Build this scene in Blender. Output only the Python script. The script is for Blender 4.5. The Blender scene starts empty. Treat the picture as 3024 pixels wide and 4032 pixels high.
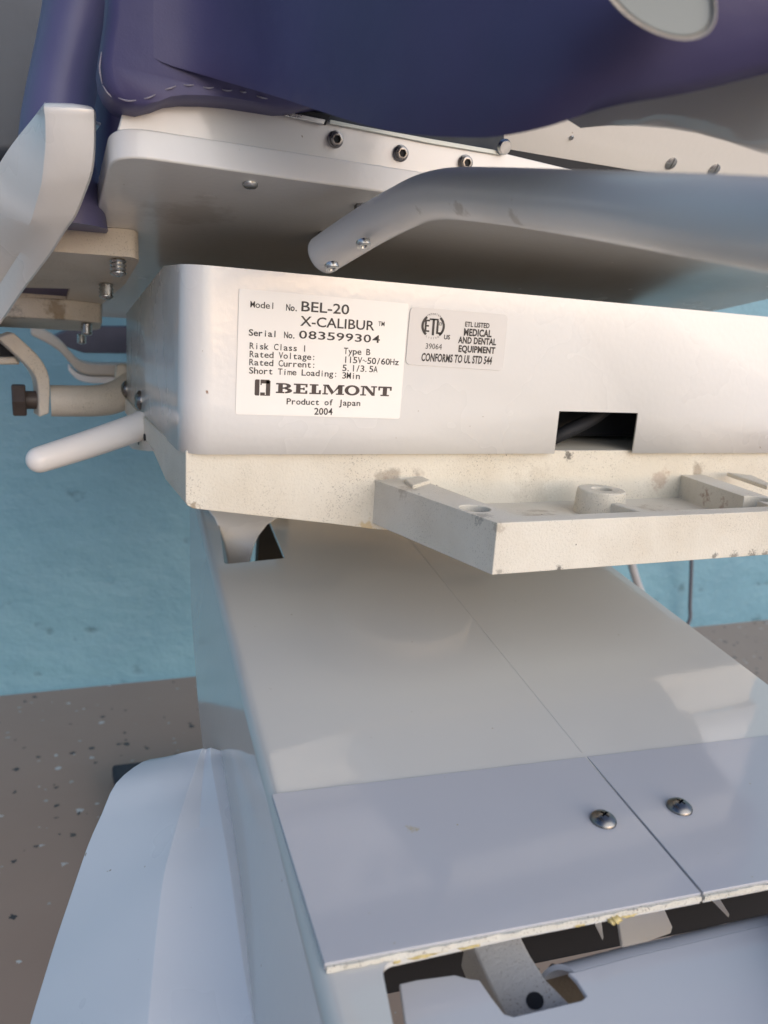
import bpy, bmesh, math, random
from mathutils import Vector, Matrix
random.seed(7)
S = bpy.context.scene
COL = S.collection
H = 0.60                       # camera height above the floor; all chair dimensions below are metres from the lens

# ------------------------------------------------------------------ camera
F = 3145.0                     # focal length in pixels of the 3024 x 4032 photograph
UPV = Vector((0.0657, -0.9717, -0.2267)).normalized()
XV = Vector((0.9157, -0.0321, 0.4007)); XV = (XV - XV.dot(UPV) * UPV).normalized()
YV = UPV.cross(XV)
ROT = Matrix((XV, YV, UPV))    # lens axes (right, down, forward) -> world
cam = bpy.data.cameras.new('camera'); co = bpy.data.objects.new('camera', cam); COL.objects.link(co)
right = ROT @ Vector((1, 0, 0)); up = ROT @ Vector((0, -1, 0)); back = ROT @ Vector((0, 0, -1))
co.matrix_world = Matrix.Translation((0, 0, H)) @ Matrix((right, up, back)).transposed().to_4x4()
cam.sensor_fit = 'VERTICAL'; cam.sensor_height = 36; cam.lens = F / 4032 * 36
cam.clip_start = 0.01; cam.clip_end = 200
cam.dof.use_dof = True; cam.dof.focus_distance = 0.46; cam.dof.aperture_fstop = 10.5
S.camera = co

# ------------------------------------------------------------------ sky, sun, exposure
SUN_EL, SUN_AZ = math.radians(13), math.radians(162)     # azimuth clockwise from +Y
W = bpy.data.worlds.new('World'); S.world = W; W.use_nodes = True
wn = W.node_tree.nodes; wl = W.node_tree.links
sky = wn.new('ShaderNodeTexSky'); sky.sky_type = 'NISHITA'; sky.sun_disc = False
sky.sun_elevation = SUN_EL; sky.sun_rotation = SUN_AZ
tint = wn.new('ShaderNodeMix'); tint.data_type = 'RGBA'; tint.blend_type = 'MULTIPLY'; tint.inputs[0].default_value = 1
tint.inputs[7].default_value = (1.10, 1.0, 1.13, 1)              # the warm white balance of the daylight
wl.new(sky.outputs[0], tint.inputs[6]); wl.new(tint.outputs[2], wn['Background'].inputs[0]); wn['Background'].inputs[1].default_value = 0.11
sky.ozone_density = 3.0
sun = bpy.data.lights.new('sun', 'SUN'); so = bpy.data.objects.new('sun', sun); COL.objects.link(so)
sun.energy = 1.5; sun.angle = math.radians(90); sun.color = (1.0, 0.968, 0.83)
sd = Vector((math.sin(SUN_AZ) * math.cos(SUN_EL), math.cos(SUN_AZ) * math.cos(SUN_EL), math.sin(SUN_EL)))
so.rotation_euler = sd.to_track_quat('Z', 'Y').to_euler()
S.view_settings.view_transform = 'Standard'; S.view_settings.look = 'None'
S.view_settings.exposure = 0.82; S.view_settings.gamma = 1; S.view_settings.use_curve_mapping = False

# ------------------------------------------------------------------ measuring helpers
def ray(p): return ROT @ Vector(((p[0] - 1512) / F, (p[1] - 2016) / F, 1))
def UY(p, y): r = ray(p); return r * (y / r.y)
def UX(p, x): r = ray(p); return r * (x / r.x)
def UZ(p, z): r = ray(p); return r * (z / r.z)
def UD(p, d): return ray(p) * d
def UP(p, o, n): r = ray(p); return r * (o.dot(n) / r.dot(n))

# ------------------------------------------------------------------ materials
def newmat(name):
    m = bpy.data.materials.new(name); m.use_nodes = True
    return m, m.node_tree.nodes, m.node_tree.links, m.node_tree.nodes['Principled BSDF']
def noise(N, L, scale, detail=4, rough=.55, vec=None, stretch=None):
    t = N.new('ShaderNodeTexNoise'); t.inputs['Scale'].default_value = scale
    t.inputs['Detail'].default_value = detail; t.inputs['Roughness'].default_value = rough
    if vec is None:
        tc = N.new('ShaderNodeTexCoord'); vec = tc.outputs['Object']
    if stretch:
        mp = N.new('ShaderNodeMapping'); mp.inputs['Scale'].default_value = stretch
        L.new(vec, mp.inputs['Vector']); vec = mp.outputs[0]
    L.new(vec, t.inputs['Vector']); return t
def ramp(N, L, src, stops):
    r = N.new('ShaderNodeValToRGB'); e = r.color_ramp.elements
    while len(e) < len(stops): e.new(0.5)
    for i, (p, c) in enumerate(stops):
        e[i].position = p; e[i].color = (c, c, c, 1) if not isinstance(c, tuple) else (*c, 1)
    L.new(src, r.inputs[0]); return r
def mix(N, L, fac, a, b):
    m = N.new('ShaderNodeMix'); m.data_type = 'RGBA'
    for i, v in ((0, fac), (6, a), (7, b)):
        if isinstance(v, (int, float)): m.inputs[i].default_value = v
        elif isinstance(v, tuple): m.inputs[i].default_value = (*v, 1)
        else: L.new(v, m.inputs[i])
    return m.outputs[2]
def bump(N, L, B, src, strength, dist, prev=None):
    b = N.new('ShaderNodeBump'); b.inputs['Strength'].default_value = strength; b.inputs['Distance'].default_value = dist
    L.new(src, b.inputs['Height'])
    if prev is not None: L.new(prev, b.inputs['Normal'])
    L.new(b.outputs[0], B.inputs['Normal']); return b.outputs[0]

def gloss_paint(name, col, rough=.16, peel=.25, dirt=.25, dirtcol=(.30, .22, .13), speck=.79):
    m, N, L, B = newmat(name)
    big = noise(N, L, 9, 5); r1 = ramp(N, L, big.outputs[0], [(.56, 0), (.80, dirt)])
    c = mix(N, L, r1.outputs[0], col, tuple(x * .80 for x in col))
    sp = noise(N, L, 230, 2, .4); gate = noise(N, L, 14, 3)
    r2 = ramp(N, L, sp.outputs[0], [(speck, 0), (speck + .03, .8)])
    c = mix(N, L, r2.outputs[0], c, dirtcol)
    L.new(c, B.inputs['Base Color'])
    rr = ramp(N, L, gate.outputs[0], [(.3, rough * .75), (.75, rough * 1.5)]); L.new(rr.outputs[0], B.inputs['Roughness'])
    pe = noise(N, L, 260, 2, .4); wav = noise(N, L, 22, 2, .5)
    n = bump(N, L, B, wav.outputs[0], .03, .003); n = bump(N, L, B, pe.outputs[0], peel * .16, .0014, n); L.new(n, B.inputs['Coat Normal'])
    B.inputs['Coat Weight'].default_value = .30; B.inputs['Coat Roughness'].default_value = min(.12, rough * .5)
    return m
def cast_paint(name, col, amount=1.0):
    m, N, L, B = newmat(name)
    fine = noise(N, L, 620, 3, .6); big = noise(N, L, 16, 5, .6); mid = noise(N, L, 1200, 2, .5)
    c = mix(N, L, ramp(N, L, big.outputs[0], [(.42, 0), (.72, .55)]).outputs[0], col, tuple(x * y for x, y in zip(col, (.78, .73, .66))))
    gate = N.new('ShaderNodeMath'); gate.operation = 'MULTIPLY'
    L.new(ramp(N, L, mid.outputs[0], [(.60, 0), (.68, .75 * amount)]).outputs[0], gate.inputs[0])
    L.new(ramp(N, L, noise(N, L, 28, 4).outputs[0], [(.40, .12), (.65, 1)]).outputs[0], gate.inputs[1])
    c = mix(N, L, gate.outputs[0], c, (.13, .10, .07))
    chip = ramp(N, L, noise(N, L, 210, 2, .5).outputs[0], [(.77, 0), (.785, 1)])
    c = mix(N, L, chip.outputs[0], c, (.05, .045, .04))
    L.new(c, B.inputs['Base Color']); B.inputs['Roughness'].default_value = .55
    n = bump(N, L, B, fine.outputs[0], .55, .0006); bump(N, L, B, big.outputs[0], .2, .003, n)
    return m
def vinyl(name, col, rough=.42):
    m, N, L, B = newmat(name)
    big = noise(N, L, 7, 4); c = mix(N, L, ramp(N, L, big.outputs[0], [(.35, 0), (.75, 1)]).outputs[0], tuple(x * .85 for x in col), tuple(x * 1.2 for x in col))
    sc = noise(N, L, 60, 3, .6, stretch=(1, 1, .12)); c = mix(N, L, ramp(N, L, sc.outputs[0], [(.70, 0), (.80, .22)]).outputs[0], c, (.22, .22, .30))
    L.new(c, B.inputs['Base Color']); B.inputs['Roughness'].default_value = rough
    g = noise(N, L, 900, 2); w = noise(N, L, 18, 3)
    n = bump(N, L, B, w.outputs[0], .25, .006); bump(N, L, B, g.outputs[0], .18, .0004, n)
    return m
def metal(name, col, rough=.3):
    m, N, L, B = newmat(name)
    n = noise(N, L, 180, 3); c = mix(N, L, n.outputs[0], tuple(x * .6 for x in col), col)
    L.new(c, B.inputs['Base Color']); B.inputs['Metallic'].default_value = 1
    L.new(ramp(N, L, n.outputs[0], [(.3, rough * .7), (.7, rough * 1.5)]).outputs[0], B.inputs['Roughness'])
    return m
def plain(name, col, rough=.5, var=.25, scale=60):
    m, N, L, B = newmat(name)
    n = noise(N, L, scale, 4); c = mix(N, L, n.outputs[0], tuple(x * (1 - var) for x in col), tuple(min(1, x * (1 + var)) for x in col))
    L.new(c, B.inputs['Base Color']); B.inputs['Roughness'].default_value = rough
    return m

M = {}
M['cover'] = gloss_paint('white gloss enamel', (.75, .735, .70), .24, .5, .15)
M['pan'] = gloss_paint('cream gloss enamel', (.78, .76, .71), .2, .4, .2)
M['arm'] = gloss_paint('warm white gloss plastic', (.62, .605, .56), .10, .08, .12)
M['arm'].node_tree.nodes['Principled BSDF'].inputs['Coat IOR'].default_value = 1.62
M['arm'].node_tree.nodes['Principled BSDF'].inputs['Coat Weight'].default_value = .8
M['arm'].node_tree.nodes['Principled BSDF'].inputs['Coat Roughness'].default_value = .03
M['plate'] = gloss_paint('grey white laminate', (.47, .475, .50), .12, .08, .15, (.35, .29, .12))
M['shroud'] = gloss_paint('white moulded plastic', (.76, .77, .78), .3, .15, .12)
M['cast'] = cast_paint('sandy cream casting paint', (.67, .625, .52))
M['bracketcast'] = cast_paint('cream casting paint', (.62, .56, .47), .9)
M['greycast'] = cast_paint('raw grey casting', (.46, .45, .43), 1.3)
M['vinyl'] = vinyl('dark violet vinyl', (.056, .050, .132), .5)
M['vinyl_light'] = vinyl('blue violet vinyl', (.10, .097, .20), .48)
M['thread'] = plain('grey thread', (.27, .255, .30), .7)
M['steel'] = metal('zinc steel', (.62, .62, .60), .28)
M['darksteel'] = metal('dark nickel steel', (.30, .285, .27), .28)
M['rust'] = plain('brown oxidised steel', (.060, .045, .038), .5, .4, 150)
M['black'] = plain('black cavity', (.004, .005, .008), .7)  # black painted in for the shade inside holes, gaps and cavities
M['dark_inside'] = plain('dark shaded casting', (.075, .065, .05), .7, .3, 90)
M['label'] = plain('cream label film', (.88, .85, .79), .35, .03, 30)
M['sticker'] = plain('silver label film', (.62, .605, .58), .3, .03, 30)
M['ink'] = plain('black ink', (.022, .018, .016), .5)
M['brownink'] = plain('brown black ink', (.045, .030, .026), .5)
M['glue'] = plain('yellow glue', (.50, .40, .16), .35, .35, 200)
M['edge'] = cast_paint('chipped white board edge', (.62, .60, .52), 1.6)
M['lever'] = plain('white plastic grip', (.78, .75, .71), .32, .04, 20)
M['clear'] = plain('pale celluloid strip', (.60, .63, .56), .2, .1)
M['dirt'] = plain('brown grime', (.20, .155, .10), .9, .5, 300)
M['rubber'] = plain('dark grey rubber', (.035, .042, .052), .8, .4, 120)
M['hose'] = plain('grey hose', (.42, .42, .43), .5, .1)
M['hosed'] = plain('dark grey hose', (.12, .12, .14), .5, .1)

def wall_mat():
    m, N, L, B = newmat('blue painted stucco')
    tc = N.new('ShaderNodeTexCoord')
    a = noise(N, L, 13, 6, .58, tc.outputs['Object'], (1, 1, 1.35)); b = noise(N, L, 5, 5, .6, tc.outputs['Object'])
    c = mix(N, L, ramp(N, L, b.outputs[0], [(.35, 0), (.7, 1)]).outputs[0], (.135, .280, .355), (.165, .330, .405))
    pit = ramp(N, L, a.outputs[0], [(.30, 1), (.37, 0)]); c = mix(N, L, pit.outputs[0], c, (.085, .18, .22))
    L.new(c, B.inputs['Base Color']); B.inputs['Roughness'].default_value = .5
    n = bump(N, L, B, a.outputs[0], .7, .010)
    bump(N, L, B, noise(N, L, 60, 3, .5, tc.outputs['Object'], (1, 1, 2)).outputs[0], .15, .003, n)
    return m
def floor_mat():
    m, N, L, B = newmat('brown flaked epoxy')
    tc = N.new('ShaderNodeTexCoord'); base = noise(N, L, 6, 4, .5, tc.outputs['Object'])
    c = mix(N, L, base.outputs[0], (.37, .25, .185), (.44, .31, .235))
    wob = noise(N, L, 240, 2, .5, tc.outputs['Object'])
    vm = N.new('ShaderNodeVectorMath'); vm.operation = 'MULTIPLY_ADD'; vm.inputs[1].default_value = (.009,) * 3
    L.new(wob.outputs['Color'], vm.inputs[0]); L.new(tc.outputs['Object'], vm.inputs[2])
    for sc, lo, hi, cl in ((46, .0, .10, (.62, .60, .56)), (42, .90, 1.0, (.06, .055, .055)), (64, .0, .06, (.45, .42, .38)), (57, .0, .06, (.10, .085, .075))):
        v = N.new('ShaderNodeTexVoronoi'); v.voronoi_dimensions = '2D'; v.inputs['Scale'].default_value = sc
        off = N.new('ShaderNodeVectorMath'); off.operation = 'ADD'; off.inputs[1].default_value = (sc * .173, sc * .311, 0)
        L.new(vm.outputs[0], off.inputs[0]); L.new(off.outputs[0], v.inputs['Vector'])
        sep = N.new('ShaderNodeSeparateColor'); L.new(v.outputs['Color'], sep.inputs[0])
        a = N.new('ShaderNodeMath'); a.operation = 'COMPARE'; a.inputs[1].default_value = (lo + hi) / 2; a.inputs[2].default_value = (hi - lo) / 2
        L.new(sep.outputs[0], a.inputs[0])
        sz = N.new('ShaderNodeMath'); sz.operation = 'MULTIPLY_ADD'; sz.inputs[1].default_value = .14; sz.inputs[2].default_value = .05
        L.new(sep.outputs[1], sz.inputs[0])
        d = N.new('ShaderNodeMath'); d.operation = 'LESS_THAN'; L.new(v.outputs['Distance'], d.inputs[0]); L.new(sz.outputs[0], d.inputs[1])
        g = N.new('ShaderNodeMath'); g.operation = 'MULTIPLY'; L.new(a.outputs[0], g.inputs[0]); L.new(d.outputs[0], g.inputs[1])
        c = mix(N, L, g.outputs[0], c, cl)
    L.new(c, B.inputs['Base Color']); B.inputs['Roughness'].default_value = .38
    bump(N, L, B, noise(N, L, 30, 4, .5, tc.outputs['Object']).outputs[0], .12, .003)
    return m
M['wall'] = wall_mat(); M['floor'] = floor_mat()

# ------------------------------------------------------------------ mesh helpers
def link(name, me, mat, parent=None, smooth=True, ang=35, bevel=0, seg=3):
    """one mesh, given in lens-centred metres, becomes one object with its origin at its own middle"""
    vs = [v.co for v in me.vertices]
    c = sum(vs, Vector()) / max(1, len(vs))
    me.transform(Matrix.Translation(-c))
    me.materials.clear(); me.materials.append(mat)
    o = bpy.data.objects.new(name, me); COL.objects.link(o)
    w = c + Vector((0, 0, H))
    if parent is not None:
        o.parent = parent
        q = parent; base = Vector()
        while q is not None: base += q.location; q = q.parent
        o.location = w - base
    else: o.location = w
    if smooth:
        me.polygons.foreach_set('use_smooth', [True] * len(me.polygons))
        me.set_sharp_from_angle(angle=math.radians(ang))
    if bevel:
        b = o.modifiers.new('bevel', 'BEVEL'); b.width = bevel; b.segments = seg; b.limit_method = 'ANGLE'
        b.angle_limit = math.radians(28); b.harden_normals = True
    return o
def mesh(verts, faces):
    me = bpy.data.meshes.new('m'); me.from_pydata([tuple(v) for v in verts], [], faces); me.validate()
    bm = bmesh.new(); bm.from_mesh(me); bmesh.ops.remove_doubles(bm, verts=bm.verts, dist=1e-7)
    bmesh.ops.recalc_face_normals(bm, faces=bm.faces); bm.to_mesh(me); bm.free(); return me
def join(*mes):
    bm = bmesh.new()
    for m in mes: bm.from_mesh(m)
    me = bpy.data.meshes.new('m'); bm.to_mesh(me); bm.free(); return me
def prism(poly, ext):
    n = len(poly); ext = Vector(ext); v = [Vector(p) for p in poly] + [Vector(p) + ext for p in poly]
    f = [list(range(n))[::-1], list(range(n, 2 * n))] + [[i, (i + 1) % n, n + (i + 1) % n, n + i] for i in range(n)]
    return mesh(v, f)
def box(c, s, R=None):
    v = []
    for i in (-1, 1):
        for j in (-1, 1):
            for k in (-1, 1):
                p = Vector((i * s[0] / 2, j * s[1] / 2, k * s[2] / 2)); v.append(Vector(c) + (R @ p if R else p))
    return mesh(v, [[0, 1, 3, 2], [4, 6, 7, 5], [0, 4, 5, 1], [2, 3, 7, 6], [0, 2, 6, 4], [1, 5, 7, 3]])
def loft(secs, caps=True, closed=True):
    n = len(secs[0]); v = [p for s in secs for p in s]; f = []
    for i in range(len(secs) - 1):
        for j in range(n if closed else n - 1):
            k = (j + 1) % n; f.append([i * n + j, i * n + k, (i + 1) * n + k, (i + 1) * n + j])
    if caps and closed: f += [list(range(n))[::-1], list(range((len(secs) - 1) * n, len(secs) * n))]
    return mesh(v, f)
def catmull(P, sub=6):
    P = [Vector(p) for p in P]; out = []
    for i in range(len(P) - 1):
        a = P[max(0, i - 1)]; b = P[i]; c = P[i + 1]; d = P[min(len(P) - 1, i + 2)]
        for k in range(sub):
            t = k / sub
            out.append(.5 * ((2 * b) + (c - a) * t + (2 * a - 5 * b + 4 * c - d) * t * t + (3 * b - a - 3 * c + d) * t ** 3))
    out.append(P[-1]); return out
def tube(path, rad, n=20, sub=0, round_start=False, round_end=False, flat=1.0):
    rs = rad if isinstance(rad, (list, tuple)) else [rad] * len(path)
    if sub:
        rr = [Vector((r, 0, 0)) for r in rs]; rs = [p.x for p in catmull(rr, sub)]; path = catmull(path, sub)
    P = [Vector(p) for p in path]; secs = []
    t0 = (P[1] - P[0]).normalized(); u = t0.orthogonal().normalized()
    rings = []
    for i, p in enumerate(P):
        t = ((P[min(i + 1, len(P) - 1)] - P[max(i - 1, 0)])).normalized()
        u = (u - u.dot(t) * t).normalized(); w = t.cross(u); rings.append((p, u.copy(), w, t, rs[i]))
    def ring(p, u, w, r): return [p + (u * math.cos(a) + w * math.sin(a) * flat) * r for a in [2 * math.pi * k / n for k in range(n)]]
    if round_start:
        p, u, w, t, r = rings[0]
        for k in range(6): a = math.pi / 2 * k / 6; secs.append(ring(p - t * r * math.cos(a), u, w, max(r * math.sin(a), 1e-5)))
    for p, u, w, t, r in rings: secs.append(ring(p, u, w, r))
    if round_end:
        p, u, w, t, r = rings[-1]
        for k in range(1, 7): a = math.pi / 2 * k / 6; secs.append(ring(p + t * r * math.sin(a), u, w, max(r * math.cos(a), 1e-5)))
    return loft(secs)
def frame(nv, hint=(0, 0, 1)):
    z = Vector(nv).normalized(); h = Vector(hint)
    if abs(z.dot(h)) > .95: h = Vector((1, 0, 0))
    x = h.cross(z).normalized(); y = z.cross(x); return Matrix((x, y, z)).transposed()
def lathe(prof, o, nv, n=28):
    R = frame(nv); o = Vector(o)
    return loft([[o + R @ Vector((r * math.cos(2 * math.pi * k / n), r * math.sin(2 * math.pi * k / n), h)) for k in range(n)] for r, h in prof])
def boolcut(me, *cutters):
    o = bpy.data.objects.new('t', me); COL.objects.link(o); cs = []
    for c in cutters:
        k = bpy.data.objects.new('c', c); COL.objects.link(k); cs.append(k)
        b = o.modifiers.new('b', 'BOOLEAN'); b.operation = 'DIFFERENCE'; b.solver = 'EXACT'; b.object = k
    dg = bpy.context.evaluated_depsgraph_get(); r = bpy.data.meshes.new_from_object(o.evaluated_get(dg))
    for k in cs + [o]: bpy.data.objects.remove(k)
    return r
def roundpoly(P, radii, seg=6):
    P = [Vector(p) for p in P]; out = []; n = len(P)
    if not isinstance(radii, (list, tuple)): radii = [radii] * n
    for i, p in enumerate(P):
        r = radii[i]
        if r <= 0: out.append(p); continue
        a = (P[i - 1] - p).normalized(); b = (P[(i + 1) % n] - p).normalized(); ang = a.angle(b)
        d = min(r / math.tan(ang / 2), .45 * (P[i - 1] - p).length, .45 * (P[(i + 1) % n] - p).length)
        s, e = p + a * d, p + b * d
        for k in range(seg + 1):
            t = k / seg; out.append((1 - t) ** 2 * s + 2 * t * (1 - t) * p + t * t * e)
    return out
def tag(o, label=None, cat=None, kind=None, group=None):
    if label: o['label'] = label
    if cat: o['category'] = cat
    if kind: o['kind'] = kind
    if group: o['group'] = group
    return o

def stain(m, spots):
    '''dirt marks, some with crevice shade painted in, with their own place and ragged outline, laid over a material's colour'''
    N, L = m.node_tree.nodes, m.node_tree.links; B = N['Principled BSDF']; src = B.inputs['Base Color'].links[0].from_socket
    g = N.new('ShaderNodeNewGeometry')
    for p, r, col, a, nz in spots:
        d = N.new('ShaderNodeVectorMath'); d.operation = 'DISTANCE'; L.new(g.outputs['Position'], d.inputs[0]); d.inputs[1].default_value = p + Vector((0, 0, H))
        n = noise(N, L, nz, 4, .65, g.outputs['Position'])
        k = N.new('ShaderNodeMath'); k.operation = 'MULTIPLY_ADD'; L.new(d.outputs['Value'], k.inputs[0]); k.inputs[1].default_value = -.5 / r; k.inputs[2].default_value = .30
        s_ = N.new('ShaderNodeMath'); s_.operation = 'ADD'; L.new(k.outputs[0], s_.inputs[0]); L.new(n.outputs[0], s_.inputs[1])
        src = mix(N, L, ramp(N, L, s_.outputs[0], [(.50, 0), (.66, a)]).outputs[0], src, col)
    L.new(src, B.inputs['Base Color'])

# ------------------------------------------------------------------ floor and wall
fl = mesh([(-30, -30, -H), (30, -30, -H), (30, 30, -H), (-30, 30, -H)], [[0, 1, 2, 3]])
tag(link('floor', fl, M['floor'], None, False), kind='structure')
wd = Vector((1.5974, -.051, 0)).normalized(); wnorm = Vector((wd.y, -wd.x, 0)); w0 = Vector((-.0581, 1.2753, -H - .02))
wall = prism([w0 - wd * 4, w0 + wd * 6, w0 + wd * 6 + Vector((0, 0, 2.7)), w0 - wd * 4 + Vector((0, 0, 2.7))], -wnorm * .2)
tag(link('stucco_wall', wall, M['wall'], None, False), 'rough blue painted stucco wall behind the chair', 'wall')

# ------------------------------------------------------------------ the chair
CH = bpy.data.objects.new('dental_chair', None); COL.objects.link(CH); CH.location = (.30, .75, 0)
tag(CH, 'white and violet dental chair with bare mounting tray and open base', 'dental chair')
def part(name, me, mat, parent=CH, **k): return link(name, me, mat, parent, **k)

# --- mechanism cover: folded sheet with a notch, Y = .45
YC = .45
zt, zb = .0247, -.0776
xl = .0773; xr = .60; rc = .0147
nl = UY((2190, 1700), YC).x; nr = UY((2500, 1705), YC).x; nz = UY((2350, 1622), YC).z
path = [(xr, YC + .02), (xr, YC)] + [(x, YC) for x in (nr, nl)] + [(xl + rc + .0012, YC), (xl + rc, YC)]
for k in range(1, 9):
    a = math.pi / 2 * k / 8; path.append((xl + rc - rc * math.sin(a), YC + rc - rc * math.cos(a)))
path += [(xl, YC + rc + .0012), (xl, .519), (xl, .60), (xl, .725)]
v = []; f = []
def ctop(x, y): return zt + (.0013 if y > .5 else 0) if y <= .52 else zt + .0013 + (-.0055 - zt) * (y - .519) / (.725 - .519)
for x, y in path: v += [(x, y, zb), (x, y, nz), (x, y, ctop(x, y))]
for i in range(len(path) - 1):
    a, b = i * 3, i * 3 + 3
    if i != 2: f.append([a, b, b + 1, a + 1])
    f.append([a + 1, b + 1, b + 2, a + 2])
k0 = len(v); v += [(xl, .519, zt + .0013 * 0 + ctop(xl, .519)), (xr, .519, zt), (xr, YC, zt)]
top_ring = [i * 3 + 2 for i in range(1, len(path) - 2)]
f.append(top_ring + [k0 + 1])  # unseen top face, added to bounce light onto the pan underside
me = bpy.data.meshes.new('m'); me.from_pydata(v, [], f)
cov = part('mechanism_cover', me, M['cover'], ang=40)
sm = cov.modifiers.new('sheet', 'SOLIDIFY'); sm.thickness = .0016; sm.offset = 1 if False else 0
for px in ((500, 1533), (557, 1577)):
    p = UX(px, xl); part('screw', lathe([(.0001, .0042), (.003, .0040), (.0055, .0028), (.0073, .0009), (.0075, 0), (.0075, -.003)], p + Vector((-.001, 0, 0)), (-1, 0, 0)), M['darksteel'], cov, ang=60)
# black box painted in for the dark inside the cover, and a loom
part('dark_cover_fill', box((.34, .60, -.03), (.48, .20, .085)), M['black'])
part('wire_loom', tube([UY((2150, 1740), .475), UY((2230, 1700), .47), UY((2330, 1650), .475), UY((2400, 1600), .48)], .005, 12, 5), M['black'])

# --- casting under the cover
YK = .4540
bot = [UY(p, YK) for p in ((731, 1975), (737, 1990), (760, 2003), (1000, 2030), (1300, 2062), (1480, 2085), (1700, 2096))]
bot += [Vector((.40, YK, -.127)), Vector((.585, YK, -.127)), Vector((.592, YK, -.12))]
zc = -.0762
def csec(y, s, dx):
    up_ = [Vector((.592, y, zc)), Vector((.0795 + dx, y, zc))]
    return [Vector((p.x + dx * (1 if p.x < .2 else 0), y, zc + (p.z - zc) * s)) for p in bot] + up_
me = loft([csec(YK, 1, 0), csec(.51, .88, -.0035), csec(.56, .55, -.0045), csec(.73, .42, -.0045)])
part('casting', me, M['cast'], bevel=.0025)
tabp = [UX(p, .0785) for p in ((515, 1640), (519, 1668), (546, 1690), (579, 1720), (633, 1777), (600, 1776), (542, 1768), (526, 1755))]
part('tab', prism(roundpoly(tabp, .002), (-.004, 0, 0)), M['bracketcast'], bevel=.0006)
for px in ((546, 1738), (568, 1723)):
    part('tab_hole', lathe([(.0028, .0003), (.0028, -.001)], UX(px, .0745), (-1, 0, 0)), M['black'])

# --- mounting tray
ZT, ZL = -.095, -.1232
O = [(.1972, .4555), (.2184, .3411), (.4450, .3411), (.4720, .4555)]
I = [(.2318, .4300), (.2405, .3525), (.4330, .3525), (.4560, .4300)]
outer = [Vector((x, y, ZT)) for x, y in O]
body = prism(outer, (0, 0, ZL - ZT))
inn = roundpoly([Vector((x, y, ZT + .01)) for x, y in [(.2285, .4580), (.2395, .3525), (.4290, .3525), (.4500, .4580)]], [0, .010, .010, 0])
cut1 = prism(inn, (0, 0, -.0275))
cut2 = lathe([(.0088, .01), (.0088, -.02)], UZ((1870, 2001), ZT), (0, 0, 1), 32)
cut3 = lathe([(.0088, .01), (.0088, -.02)], Vector((.4390, .3730, ZT)), (0, 0, 1), 32)
TR = part('mounting_tray', boolcut(body, cut1, cut2, cut3), M['cast'], bevel=.0016, ang=30)
for c in (UZ((1870, 2001), ZT), Vector((.4390, .3730, ZT))):
    part('thread_hole', lathe([(.0087, -.012), (.0087, -.0135)], c, (0, 0, 1)), M['black'], TR)
bo = UZ((2369, 1925), ZT - .001); bo = Vector((bo.x, bo.y, ZT - .0175))
part('boss', boolcut(lathe([(.0168, -.002), (.0162, .012), (.0158, .0158), (.0150, .0166)], bo, (0, 0, 1), 40), lathe([(.0068, .004), (.0068, .03)], bo, (0, 0, 1), 32)), M['cast'], TR, bevel=.0006)
part('boss_bore', lathe([(.0066, .0045), (.0066, .004)], bo, (0, 0, 1)), M['black'], TR)
part('rib', prism([bo + Vector((-.004, -.014, -.001)), bo + Vector((.004, -.014, -.001)), Vector((bo.x + .012, .3535, bo.z - .001)), Vector((bo.x + .002, .3535, bo.z - .001))], (0, 0, .0115)), M['cast'], TR, bevel=.001)
for pts in ([(1590, 1898), (1660, 1888), (1694, 1903), (1625, 1925)], [(2860, 1870), (2960, 1882), (3040, 1918), (3020, 1925)]):
    q = [UZ(p, ZT) for p in pts]; part('ledge', prism([x + Vector((0, 0, -.001)) for x in q], (0, 0, .0032)), M['cast'], TR, bevel=.001)

# --- seat pan, tilted, level along X
TP = math.radians(10.4); PD = Vector((0, math.cos(TP), -math.sin(TP))); PN = Vector((0, math.sin(TP), math.cos(TP)))
PO = Vector((.111, .4390, .0727))
def pan(p, t=0): return UP(p, PO - PN * t, PN)
def panxy(x, d, t=0): return Vector((x, PO.y, PO.z)) + PD * d - PN * t
poly = roundpoly([panxy(.040, 0), panxy(.641, 0), panxy(.641, .19), panxy(.60, .46), panxy(.040, .46)], [.020, .02, .05, .06, .03], 10)
PAN = part('seat_pan', prism(poly, PN * .0145), M['pan'], bevel=.0013, seg=3)
def screwhead(px, r, par, pl=None, mat='steel', hgt=.0022):
    p = pan(px); part('screw', boolcut(lathe([(r * .75, hgt), (r * .95, hgt * .75), (r, 0), (r, -.002)], p, -PN, 24), box(p - PN * hgt, (r * .3, r * 3, .0014), frame(PN))), M[mat], par, ang=50)
screwhead((985, 722), .0042, PAN); screwhead((1440, 806), .0044, PAN); screwhead((1292, 918), .0044, PAN)

M['pan'].node_tree.nodes['Principled BSDF'].inputs['Coat Weight'].default_value = .12
# --- side plate above the rim
SY = .4475
sp = [(463, 512), (470, 490), (483, 440), (640, 395), (1000, 395), (1130, 432), (1300, 478), (1990, 604), (2268, 671), (2560, 735), (3150, 862), (3150, 940), (1512, 668)]
SP = part('side_plate', prism([UY(p, SY) for p in sp], (0, .005, 0)), M['pan'], bevel=.0008)
for px in ((1320, 549), (1577, 604), (1831, 641)):
    p = UY(px, SY - .0005)
    b = part('socket_bolt', boolcut(lathe([(.0031, .0034), (.0036, .0031), (.0037, .0010), (.0045, .0006), (.0045, -.001)], p, (0, -1, -.12), 28), lathe([(.0023, .001), (.0023, .008)], p, (0, -1, -.12), 6)), M['darksteel'], SP, ang=40)
    part('socket', lathe([(.0022, .0022), (.0022, .0020)], p, (0, -1, -.12), 6), M['black'], b)
q = [UY(p, SY - .001) for p in ((1128, 418), (1300, 455), (1283, 492), (1124, 447))]
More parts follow.
